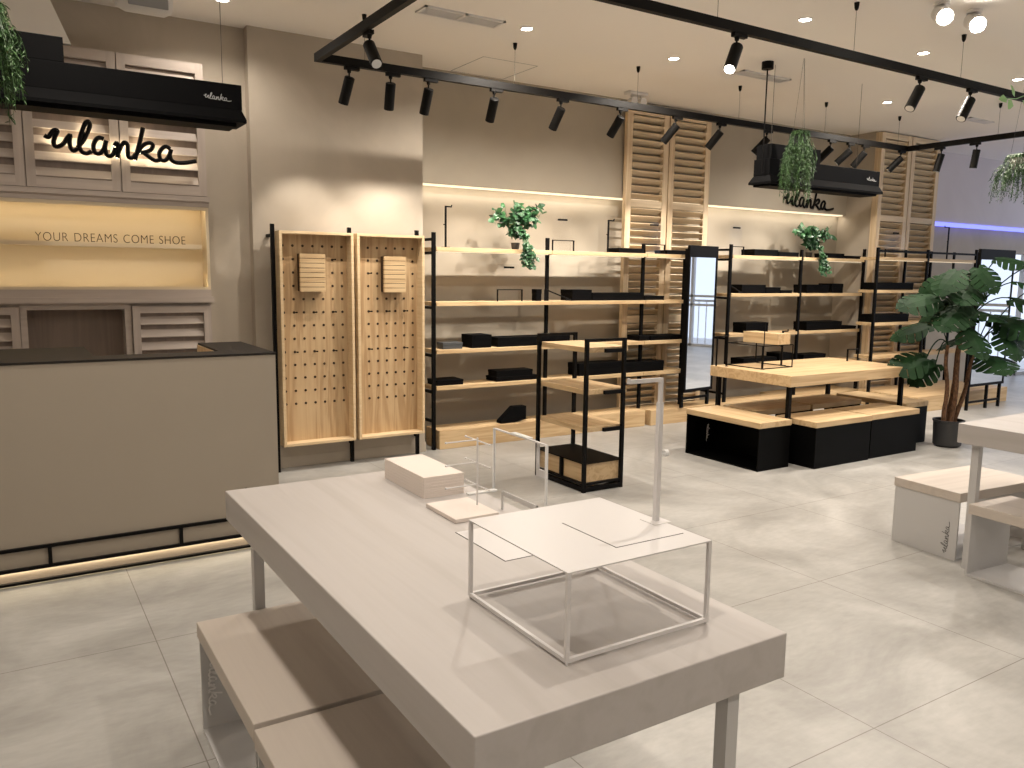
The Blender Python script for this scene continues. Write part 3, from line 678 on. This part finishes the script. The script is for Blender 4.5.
# ------------------------------------------------------------------ free-standing tower
tw = thing('display_tower', 'narrow free standing display tower of black frame and staggered pine shelves', 'display tower', (3.74, 4.95, 0))
px0, px1, py0, py1, H_ = 3.565, 3.915, 4.655, 5.27, 1.14
for x in (px0, px1):
    for y in (py0, py1): MB().box(x-.013, x+.013, y-.013, y+.013, 0, H_).build('post', 'black', tw)
MB().box(px0, px1, py0-.012, py0+.012, H_-.022, H_).box(px0, px1, py1-.012, py1+.012, H_-.022, H_).build('top_bar', 'black', tw)
MB().box(px0, px1, py0-.012, py0+.012, .005, .04).box(px0, px1, py1-.012, py1+.012, .005, .04).box(px0-.012, px0+.012, py0, py1, .005, .04).box(px1-.012, px1+.012, py0, py1, .005, .04)\
    .box(px0, px1, py0-.011, py0+.011, .055, .07).box(px0-.011, px0+.011, py0, py1, .055, .07).build('base_frame', 'black', tw)
for z in (1.075, .765, .485):
    MB().box(px0+.014, px1+.045, py0+.014, py1-.014, z-.038, z).build('shelf', 'pine_y', tw, bevel=.002)
    MB().box(px0+.17, px1-.013, py0-.010, py0+.012, z-.040, z-.012).build('shelf_bracket', 'black', tw)
MB().box(px0-.012, px1+.012, py0-.012, py1+.012, .215, .222).build('base_top', 'blackgloss', tw)
MB().box(px0+.016, px1-.016, py0+.01, 4.93, .071, .214).build('base_drawer', 'pine_y', tw)
MB().box(px0+.016, px1-.016, 4.96, py1-.01, .071, .214).build('base_drawer', 'pine_y', tw)
MB().box(px0-.008, px0+.014, 4.932, 4.958, .07, .214).build('base_divider', 'black', tw)

# ------------------------------------------------------------------ tables and benches
def table(label, x0, x1, y0, y1, z, th, mats, legm, ls, inset, name='display_table', rz=0, piv=None):
    t = thing(name, label, 'table', ((x0+x1)/2, (y0+y1)/2, 0))
    MB().box(x0, x1, y0, y1, z-th, z).build('tabletop', mats, t, bevel=.003)
    for x in (x0+inset, x1-inset):
        for y in (y0+inset, y1-inset): MB().box(x-ls/2, x+ls/2, y-ls/2, y+ls/2, 0, z-th).build('leg', legm, t)
    t.rotation_euler = (0,0,rz)
    return t
table('large white washed table in the foreground with thick top and square legs', .635, 1.43, 1.115, 2.925, .82, .105, 'wash_y', 'greymetal', .036, .085)
table('white washed table cut off by the right edge', 4.405, 5.205, .6, 2.40, .82, .108, 'wash_y', 'greymetal', .04, .075, rz=0)
table('thick pine display table on black legs among black stools', 5.62, 7.36, 4.50, 5.43, .77, .095, 'pine_x', 'black', .035, .06)

def bench(label, cat, x0, x1, y0, y1, h, th, topm, panm, group, longy=True, rz=0, name='bench', front=None, logo=None, logom='white', back=False, lo=.05, lw=.2):
    cx, cy = (x0+x1)/2, (y0+y1)/2
    t = thing(name, label, cat, (cx, cy, 0), group=group)
    MB().box(x0, x1, y0, y1, h-th, h).build('seat', topm, t, bevel=.003)
    p = .012; i = .006
    if longy:
        MB().box(x0+i, x1-i, y0+i, y0+i+p, 0, h-th).build('end_panel', panm, t)
        MB().box(x0+i, x1-i, y1-i-p, y1-i, 0, h-th).build('end_panel', panm, t)
        MB().box(x0+i, x1-i, y0+i+p, y1-i-p, 0, .012).build('base_panel', panm, t)
        if logo: script((x0+lo, y1-i-p-.002, (h-th)*.46), (0,0,-1), (1,0,0), lw, .0032, (0,1,0), 'logo', logom, t, .4, 5)
        if back: MB().box(x1-i-p, x1-i, y0+i+p, y1-i-p, .012, h-th).build('dark_infill', panm, t)  # panel added behind the open side so the inside looks dark
    else:
        MB().box(x0+i, x0+i+p, y0+i, y1-i, 0, h-th).build('end_panel', panm, t)
        MB().box(x1-i-p, x1-i, y0+i, y1-i, 0, h-th).build('end_panel', panm, t)
        MB().box(x0+i+p, x1-i-p, y0+i, y1-i, 0, .012).build('base_panel', panm, t)
        if front: MB().box(x0+i+p, x1-i-p, y0+i, y0+i+p, .012, h-th).build('dark_infill', panm, t)  # black panel added across the open side, standing in for the shaded inside
        if logo: script((x0+i-.002, y0+.075, .125), (0,0,1), (0,1,0), .19, .0016, (1,0,0), 'logo', logom, t, .4, 5)
    t.rotation_euler = (0,0,rz)
    return t
gw = 'white benches at the white tables'; gb = 'black stools with pine seats'
bench('white bench at the left of the foreground table, further one showing a script logo', 'bench', .50, .88, 2.07, 2.815, .40, .055, 'bench_wash_y', 'greymetal', gw, logo=True)
bench('white bench at the left of the foreground table, nearer one cut off below', 'bench', .495, .875, 1.30, 2.045, .40, .055, 'bench_wash_y', 'greymetal', gw)
bench('white bench at the right, further one with solid grey end and script logo', 'bench', 4.545, 5.30, 2.385, 2.815, .40, .055, 'bench_wash_x', 'greymetal', gw, longy=False, rz=R(-5), logo=True, logom='slot')
bench('white bench at the right edge, nearer one open at the side', 'bench', 4.335, 4.715, 1.52, 2.27, .40, .055, 'bench_wash_y', 'greymetal', gw, rz=R(-4), logo=False)
bench('black stool with pine seat at the left end of the pine table', 'stool', 5.205, 5.60, 4.45, 5.30, .41, .048, 'pine_y', 'blackgloss', gb, name='stool', logo=True, back=True, lo=.27, lw=.16)
bench('black stool with pine seat in front of the pine table, left one', 'stool', 5.703, 6.46, 4.28, 4.70, .40, .048, 'pine_x', 'blackgloss', gb, name='stool', longy=False, front=True)
bench('black stool with pine seat in front of the pine table, right one', 'stool', 6.485, 7.205, 4.295, 4.70, .40, .048, 'pine_x', 'blackgloss', gb, name='stool', longy=False, front=True)
bench('black stool at the right end of the pine table beside the plant pot', 'stool', 7.32, 7.69, 4.50, 5.28, .41, .048, 'pine_y', 'blackgloss', gb, name='stool')
bench('black stool with pine seat behind the pine table, left one', 'stool', 5.71, 6.46, 4.93, 5.33, .40, .048, 'pine_x', 'blackgloss', gb, name='stool', longy=False)
bench('black stool with pine seat behind the pine table, right one', 'stool', 6.49, 7.24, 4.93, 5.33, .40, .048, 'pine_x', 'blackgloss', gb, name='stool', longy=False)

# ------------------------------------------------------------------ things on the foreground table
def riser(label, x0, x1, y0, y1, z, h, r, mat, plate, feet=True, slots=True):
    t = thing('wire_riser', label, 'display riser', ((x0+x1)/2, (y0+y1)/2, z))
    f = MB(); g = .006 if feet else 0
    for x in (x0+r, x1-r):
        for y in (y0+r, y1-r):
            f.box(x-r, x+r, y-r, y+r, z+g, z+h-.003)
            if feet: f.cyl((x, y, z), (x, y, z+g), r*.8, n=10)
    for zz in ((z+g+r,) if plate else (z+r, z+h-r)):
        f.box(x0+2*r, x1-2*r, y0, y0+2*r, zz-r, zz+r).box(x0+2*r, x1-2*r, y1-2*r, y1, zz-r, zz+r).box(x0, x0+2*r, y0+2*r, y1-2*r, zz-r, zz+r).box(x1-2*r, x1, y0+2*r, y1-2*r, zz-r, zz+r)
    f.build('wire_frame', mat, t)
    if plate:
        p = MB().box(x0, x1, y0, y1, z+h-.003, z+h).build('top_plate', mat, t)
        MB().box(x0+.178, x0+.181, y0+.068, y0+.27, z+h, z+h+.0004).box(x0+.181, x0+.376, y0+.068, y0+.071, z+h, z+h+.0004).build('slot', 'slot', p)
    return t
riser('white metal riser with solid top and square legs on the foreground table', .915, 1.312, 1.238, 1.642, .82, .196, .0042, 'whitemetal', True)
t = thing('bag_stand', 'pale metal hook post with short arm standing on the white riser', 'display stand', (1.30, 1.41, 1.016))
MB().box(1.294, 1.306, 1.404, 1.416, 1.016, 1.305).box(1.2958, 1.3042, 1.4058, 1.4142, 1.305, 1.363).build('post', 'whitemetal', t)
MB().box(1.200, 1.2958, 1.4058, 1.4142, 1.354, 1.363).cyl((1.202, 1.41, 1.363), (1.202, 1.41, 1.367), .0035, n=10).build('arm', 'whitemetal', t)
MB().cyl((1.306, 1.41, 1.18), (1.318, 1.41, 1.18), .0025, n=10).cyl((1.318, 1.41, 1.18), (1.328, 1.41, 1.18), .008, .0085, n=16).build('clear_knob', 'acredge', t, smooth=True)
MB().box(1.2735,1.3265,1.3835,1.4365,1.0162,1.0172).build('base', 'whitemetal', t)

tag(MB().box(1.1235, 1.1265, 1.81, 2.10, .8201, .8208).box(1.1265, 1.2535, 1.81, 1.813, .8201, .8208).box(1.1265,1.2535,1.813,2.10,.8201,.8204, m=1).build('slotted_plate', ['slot', 'whitemetal']), 'thin white plate lying on the foreground table behind the riser', 'plate')
st = MB()
for i in range(7): st.box(1.204, 1.362, 2.48, 2.822, .8203+i*.0107, .8203+i*.0107+.0101)
st.box(1.206, 1.360, 2.482, 2.820, .8203, .8950)
tag(st.build('board_stack', 'whitecard', None), 'squared white layered block at the far end of the foreground table', 'block')

t = thing('jewellery_stand', 'small white T-bar jewellery stand with three tiers on the foreground table', 'jewellery stand', (1.24, 2.28, .82))
MB().box(1.165, 1.325, 2.175, 2.385, .8203, .834).build('base_plate', 'whitecard', t, bevel=.002)
MB().cyl((1.305, 2.284, .834), (1.305, 2.284, 1.062), .0032, n=10).build('pole', 'whitemetal', t, smooth=True)
for z in (1.056, .980, .905):
    a = MB().cyl((1.305, 2.204, z-.003), (1.305, 2.364, z-.003), .0024, n=8).cyl((1.188, 2.284, z), (1.302, 2.284, z), .0024, n=8)
    for p in ((1.305, 2.204, z-.003), (1.305, 2.364, z-.003), (1.188, 2.284, z)):
        a.lathe((p[0], p[1], p[2]-.004), [(.001,0),(.0042,.002),(.0042,.006),(.001,.008)], 8)
    a.build('tier_arm', 'whitemetal', t, smooth=True)

t = thing('acrylic_frame', 'clear acrylic panel stand with white edges behind the jewellery stand', 'display stand', (1.46, 2.3, .82))
B(1.478, 1.482, 2.137, 2.466, .8205, 1.045).build('panel', 'acrylic', t)
B(1.476, 1.484, 2.132, 2.137, .8205, 1.048).build('edge', 'acredge', t); B(1.476, 1.484, 2.466, 2.471, .8205, 1.048).build('edge', 'acredge', t)
B(1.476, 1.484, 2.137, 2.466, 1.044, 1.049).build('top_edge', 'whitemetal', t); B(1.470, 1.492, 2.235, 2.345, 1.0495, 1.054).build('top_clip', 'acredge', t)
B(1.36, 1.478, 2.44, 2.46, .8205, .826).build('foot', 'acredge', t)
lp = MB()
for a in ((2.14,2.152,.93,1.044),(2.19,2.202,.93,1.044),(2.152,2.19,.93,.955)): lp.box(1.485, 1.491, *a)
lp.build('hanging_loop', 'greymetal', t)
MB().box(1.372, 1.378, 2.235, 2.241, .8203, .880).box(1.374, 1.3775, 2.03, 2.235, .868, .885).box(1.372,1.378,2.03,2.036,.8203,.885).build('front_strip', 'greymetal', t)

# ------------------------------------------------------------------ things on the pine table
riser('open black wire cube riser on the left end of the pine table', 5.79, 6.21, 4.965, 5.405, .77, .215, .004, 'black', False, feet=False)
pb = MB().box(5.99, 6.16, 4.968, 5.38, .985, 1.085).build('pine_block', 'pine_y', None, bevel=.002)
tag(pb, 'solid pine block resting on the black wire riser', 'block')
for x, y, zt, lb in ((5.795, 4.957, 1.20, 'black upright pin at the near left corner of the wire riser'), (5.70, 5.30, 1.22, 'black upright pin left of the pine block on the pine table')):
    tag(MB().cyl((x, y, .7705), (x, y, zt), .0045, n=8).lathe((x, y, .7702), [(.016,0),(.016,.004),(.005,.006)], 12).build('display_pin', 'black', None, smooth=True), lb, 'display pin', 'upright black pins')
hook(6.24, 5.12, .77, .33, .07, 'black hook stand on the pine table right of the pine block')
u_stand(7.19, 7.365, 5.09, .77, .12, 'small black bracket stand at the right end of the pine table')
u_stand(5.62, 5.76, 5.36, .77, .28, 'tall narrow black bracket stand at the left rear corner of the pine table')

# ------------------------------------------------------------------ plants
def rv(a, b): return random.uniform(a, b)
def monstera_leaf(mb, pos, fwd, nrm, L):
    f = Vector(fwd).normalized(); n = Vector(nrm); n = (n-f*n.dot(f)).normalized(); s = f.cross(n)
    def P(t, u):   # t along, u across
        return pos+f*(t*L)+s*(u*L)+n*(-.55*u*u*L-.28*t*t*L+.10*L*t)
    N = 5; W = lambda t: .52*math.sin(math.pi*min(1, (t+.16)/1.16)**.85)**.75 if t < 1 else .0
    for sg_ in (-1, 1):
        for i in range(N):
            t0, t1 = i/N, (i+1)/N; k = len(mb.v)
            w0, w1 = W(t0), W(t1) if i < N-1 else .02
            if i == 0: pass
            a = .42 if i < N-1 else 1
            pts = [P(t0, 0), P(t1, 0), P(t1, sg_*w1*a), P(t0, sg_*w0*a)]
            mb.poly(pts, [(0,1,2,3) if sg_ > 0 else (3,2,1,0)])
            sh = .07
            g = .10/N if i not in (0,) else .02
            pts = [P(t0+g, sg_*w0*.42), P(t1-g*.4, sg_*w1*a*.98), P(t1-g+sh, sg_*(w1 if i < N-1 else .04)*.96), P((t0+t1)/2+sh*.9, sg_*(w0+w1)/2*1.06), P(t0+g*1.8+sh*.6, sg_*w0*.97)]
            mb.poly(pts, [(0,1,2,3,4) if sg_ > 0 else (4,3,2,1,0)])
        # basal lobe
        pts = [P(0,0), P(0, sg_*W(0)*.42), P(.06, sg_*W(0)*.97), P(-.10, sg_*.30), P(-.14, sg_*.12)]
        mb.poly(pts, [(0,1,2,3,4) if sg_ < 0 else (4,3,2,1,0)])
random.seed(11)
PX, PY = 7.68, 4.28
mo = thing('potted_plant', 'tall potted plant with big split leaves and brown trunks in a charcoal pot', 'potted plant', (PX, PY, 0))
MB().lathe((PX, PY, 0), [(.105,0),(.125,.02),(.135,.24),(.142,.245),(.142,.26),(.128,.26),(.125,.235)], 32).build('pot', 'pot', mo, smooth=True)
MB().cyl((PX, PY, .225), (PX, PY, .235), .126, n=28).build('soil', 'soil', mo)
tops = []
for dx, dy, lx, ly, zt in ((-.07, 0, -.02, .02, .98), (0, -.03, .02, -.01, 1.15), (.045, .03, .11, .02, 1.0), (.07, -.02, .17, -.04, .88)):
    p = [(PX+dx+lx*t+.008*math.sin(9*t+dx*40), PY+dy+ly*t+.008*math.cos(8*t), .23+(zt-.23)*t) for t in [i/14 for i in range(15)]]
    MB().tube(p, .021, 9, taper=lambda u: 1.1-.35*u+.06*math.sin(u*60)).build('trunk', 'trunk', mo, smooth=True)
    tops.append(Vector(p[-1]))
view_r = Vector((math.cos(YAW), -math.sin(YAW), 0)); vf = Vector((math.sin(YAW), math.cos(YAW), 0))
lv = MB(); stems = MB()
spec = [(-.42,-.10,1.40,.34),(-.38,.1,1.12,.32),(-.44,-.05,.82,.34),(-.22,-.2,1.60,.30),(-.18,.15,1.52,.28),(-.2,-.25,1.25,.30),(-.05,-.2,1.50,.34),(.05,.2,1.42,.32),(.10,-.25,1.62,.26),
        (.02,-.3,1.05,.32),(.18,-.1,1.30,.34),(.22,-.3,.86,.36),(.30,.2,1.55,.30),(.34,-.2,1.78,.26),(.48,-.1,1.20,.38),(.60,-.2,1.38,.40),(.62,.0,1.05,.40),(.72,-.25,1.72,.34),(.85,.0,1.45,.40),(.50,-.3,1.55,.30),(.40,-.2,1.02,.30),
        (-.28,0,.72,.28),(.12,.3,1.0,.30),(-.1,.3,1.25,.3),(.72,-.1,.88,.34),(-.02,-.15,1.30,.28)]
for i, (a, b, z, L) in enumerate(spec):
    c = Vector((PX, PY, 0))+view_r*a+vf*b+Vector((0,0,z))
    tp = min(tops, key=lambda q: (q-c).length)
    out = Vector((c.x-tp.x, c.y-tp.y, 0)); out = out.normalized() if out.length > .05 else view_r.copy()
    fwd = (out*1.0+Vector((rv(-.3,.3), rv(-.3,.3), rv(-.75,-.1)))).normalized()
    base = c-fwd*L*.45
    nrm = Vector((rv(-.35,.35), rv(-.35,.35), 1))-vf*rv(.1,.9)
    monstera_leaf(lv, base, fwd, nrm, L*1.05)
    ctrl = (tp+base)/2+Vector((0,0,.22))
    stems.tube([tp*(1-t)**2+ctrl*2*t*(1-t)+base*t*t for t in [k/8 for k in range(9)]], .006, 6)
lo = lv.build('foliage', 'leaf', mo); md = lo.modifiers.new('s', 'SOLIDIFY'); md.thickness = .0015
stems.build('leaf_stems', 'leaf', mo, smooth=True)

def leaflet(mb, p, d, n, L, W):
    d = d.normalized(); n = (n-d*n.dot(d)); n = n.normalized() if n.length > .01 else Vector((0,0,1)); s = d.cross(n)
    mb.poly([p, p+d*L*.35+s*W, p+d*L*.8+s*W*.55-n*L*.06, p+d*L-n*L*.12, p+d*L*.8-s*W*.55-n*L*.06, p+d*L*.35-s*W, p+d*L*.5+n*L*.05],
            [(0,1,6),(1,2,6),(2,3,6),(3,4,6),(4,5,6),(5,0,6)])
def fern(label, x, y, ztop, zbot, rad, seed, n=70, pot='terra', wires=True, hang=CZ, mat='fern', pr=.06):
    random.seed(seed)
    t = thing('hanging_fern', label, 'hanging plant', (x, y, ztop-.1), group='hanging green ferns')
    MB().lathe((x, y, ztop-.13), [(pr*.6,0),(pr*.9,.03),(pr,.09),(pr*1.05,.095),(pr*.95,.095),(pr*.9,.08)], 20).build('pot', pot, t, smooth=True)
    wv = MB()
    for k in range(3):
        a = 2.1*k; wv.cyl((x+pr*math.cos(a), y+pr*math.sin(a), ztop-.04), (x+.004*math.cos(a), y+.004*math.sin(a), hang), .0012, n=5)
    wv.build('wires', 'steel', t)
    mb = MB()
    for i in range(n):
        a = rv(0, 6.283); rr = rad*rv(.3, 1); drop = (ztop-zbot)*rv(.35, 1)*(1 if rr > rad*.5 else .9)
        p0 = Vector((x+.03*math.cos(a), y+.03*math.sin(a), ztop-.05)); o = Vector((math.cos(a), math.sin(a), 0))
        path = [p0+o*rr*(1-(1-u)**2)+Vector((0,0,.07*math.sin(min(1,u*3)*math.pi)*1.0-drop*u**1.5)) for u in [k/9 for k in range(10)]]
        mb.tube(path, .0012, 4)
        for k in range(1, 10):
            dd = path[k]-path[k-1]
            for q in range(3):
                sd = Vector((rv(-1,1), rv(-1,1), rv(-.4,.2))).normalized()
                leaflet(mb, path[k-1].lerp(path[k], q/3), sd+dd.normalized()*.7, Vector((rv(-.5,.5),rv(-.5,.5),1)), rv(.022,.042), .0042)
    mb.build('foliage', mat, t)
    return t
fern('bushy green fern hanging in front of the right black sign', 5.86, 4.75, 2.84, 2.26, .125, 3, 120, pot='pot')
fern('green fern hanging over the black sign at the left edge', .02, 4.70, 2.84, 2.33, .13, 5, 110, pot='pot')
fern('green fern hanging in a bowl at the right edge below the track', 7.97, 4.0, 2.74, 2.34, .19, 8, 100, pot='white', pr=.075)
def ivy(label, x, y, z, seed, wd, up_, dn, n=46):
    random.seed(seed)
    t = thing('trailing_plant', label, 'potted plant', (x, y, z), group='trailing plants on the top shelves')
    MB().lathe((x, y, z), [(.030,0),(.036,.01),(.042,.06),(.045,.065),(.038,.065)], 20).build('pot', 'pot', t, smooth=True)
    mb = MB(); sm = MB()
    for i in range(n):
        a = rv(0, 6.283); o = Vector((math.cos(a), math.sin(a)*.35-.12, 0)); hi = i < n*.5
        ln = wd*rv(.35, 1); p0 = Vector((x, y, z+.09))
        if hi: path = [p0+o*ln*u+Vector((0,0,up_*rv(.5,1)*math.sin(u*1.8))) for u in [k/6 for k in range(7)]]
        else: 
            dr = dn*rv(.5, 1)+.09; o = Vector((rv(-.2,1)*.75, -.50-rv(0,.1), 0))
            path = [p0+Vector((o.x*ln*u*.9, min(-.0, -.17*min(1,u*2)), 0))+Vector((0,0,.08*math.sin(min(1,u*2)*math.pi)-dr*max(0,u-.3)/.7)) for u in [k/8 for k in range(9)]]
        sm.tube(path, .0018, 4)
        for k in range(1, len(path)):
            for q in range(2):
                d = Vector((rv(-1,1), rv(-1,.3), rv(-.8,.5))).normalized(); L = rv(.05,.085) if hi else rv(.03,.05)
                leaflet(mb, path[k]+Vector((rv(-.01,.01),rv(-.01,.01),rv(-.01,.01))), d, Vector((rv(-.4,.4),-1,rv(.2,1))), L, L*.36)
    mb.build('foliage', 'leaf_ivy', t); sm.build('vines', 'leaf_ivy', t)
ivy('trailing green ivy on the long top shelf beside the centre post', 4.17, 6.60, L1[0], 21, .34, .33, .17)
ivy('trailing green ivy on the middle top shelf left of the far column', 8.46, 6.62, LB[0], 27, .36, .30, .20)
# leaf hanging into view at the right
t = thing('leafy_sprig', 'pale green artificial leaf sprig hanging by the near track at the right edge', 'plant', (6.75, 3.4, 2.95))
random.seed(2); mb = MB()
for p, d in (((6.52,3.4,2.955), (-1,0,-.12)), ((6.56,3.39,2.95), (-.5,-.2,-.6)), ((6.62,3.4,2.98), (-.4,0,.7)), ((6.74,3.4,2.97),(.6,0,-.4)), ((6.80,3.4,3.0),(.5,.2,.5))):
    leaflet(mb, Vector(p), Vector(d), Vector((0,-1,.4)), .10, .034)
mb.build('foliage', 'leaf_pale', t)
MB().tube([(6.52,3.4,2.955),(6.65,3.4,2.97),(6.8,3.4,3.02),(6.86,3.4,3.2),(6.86,3.4,CZ)], .003, 6).build('stem', 'leaf_pale', t)
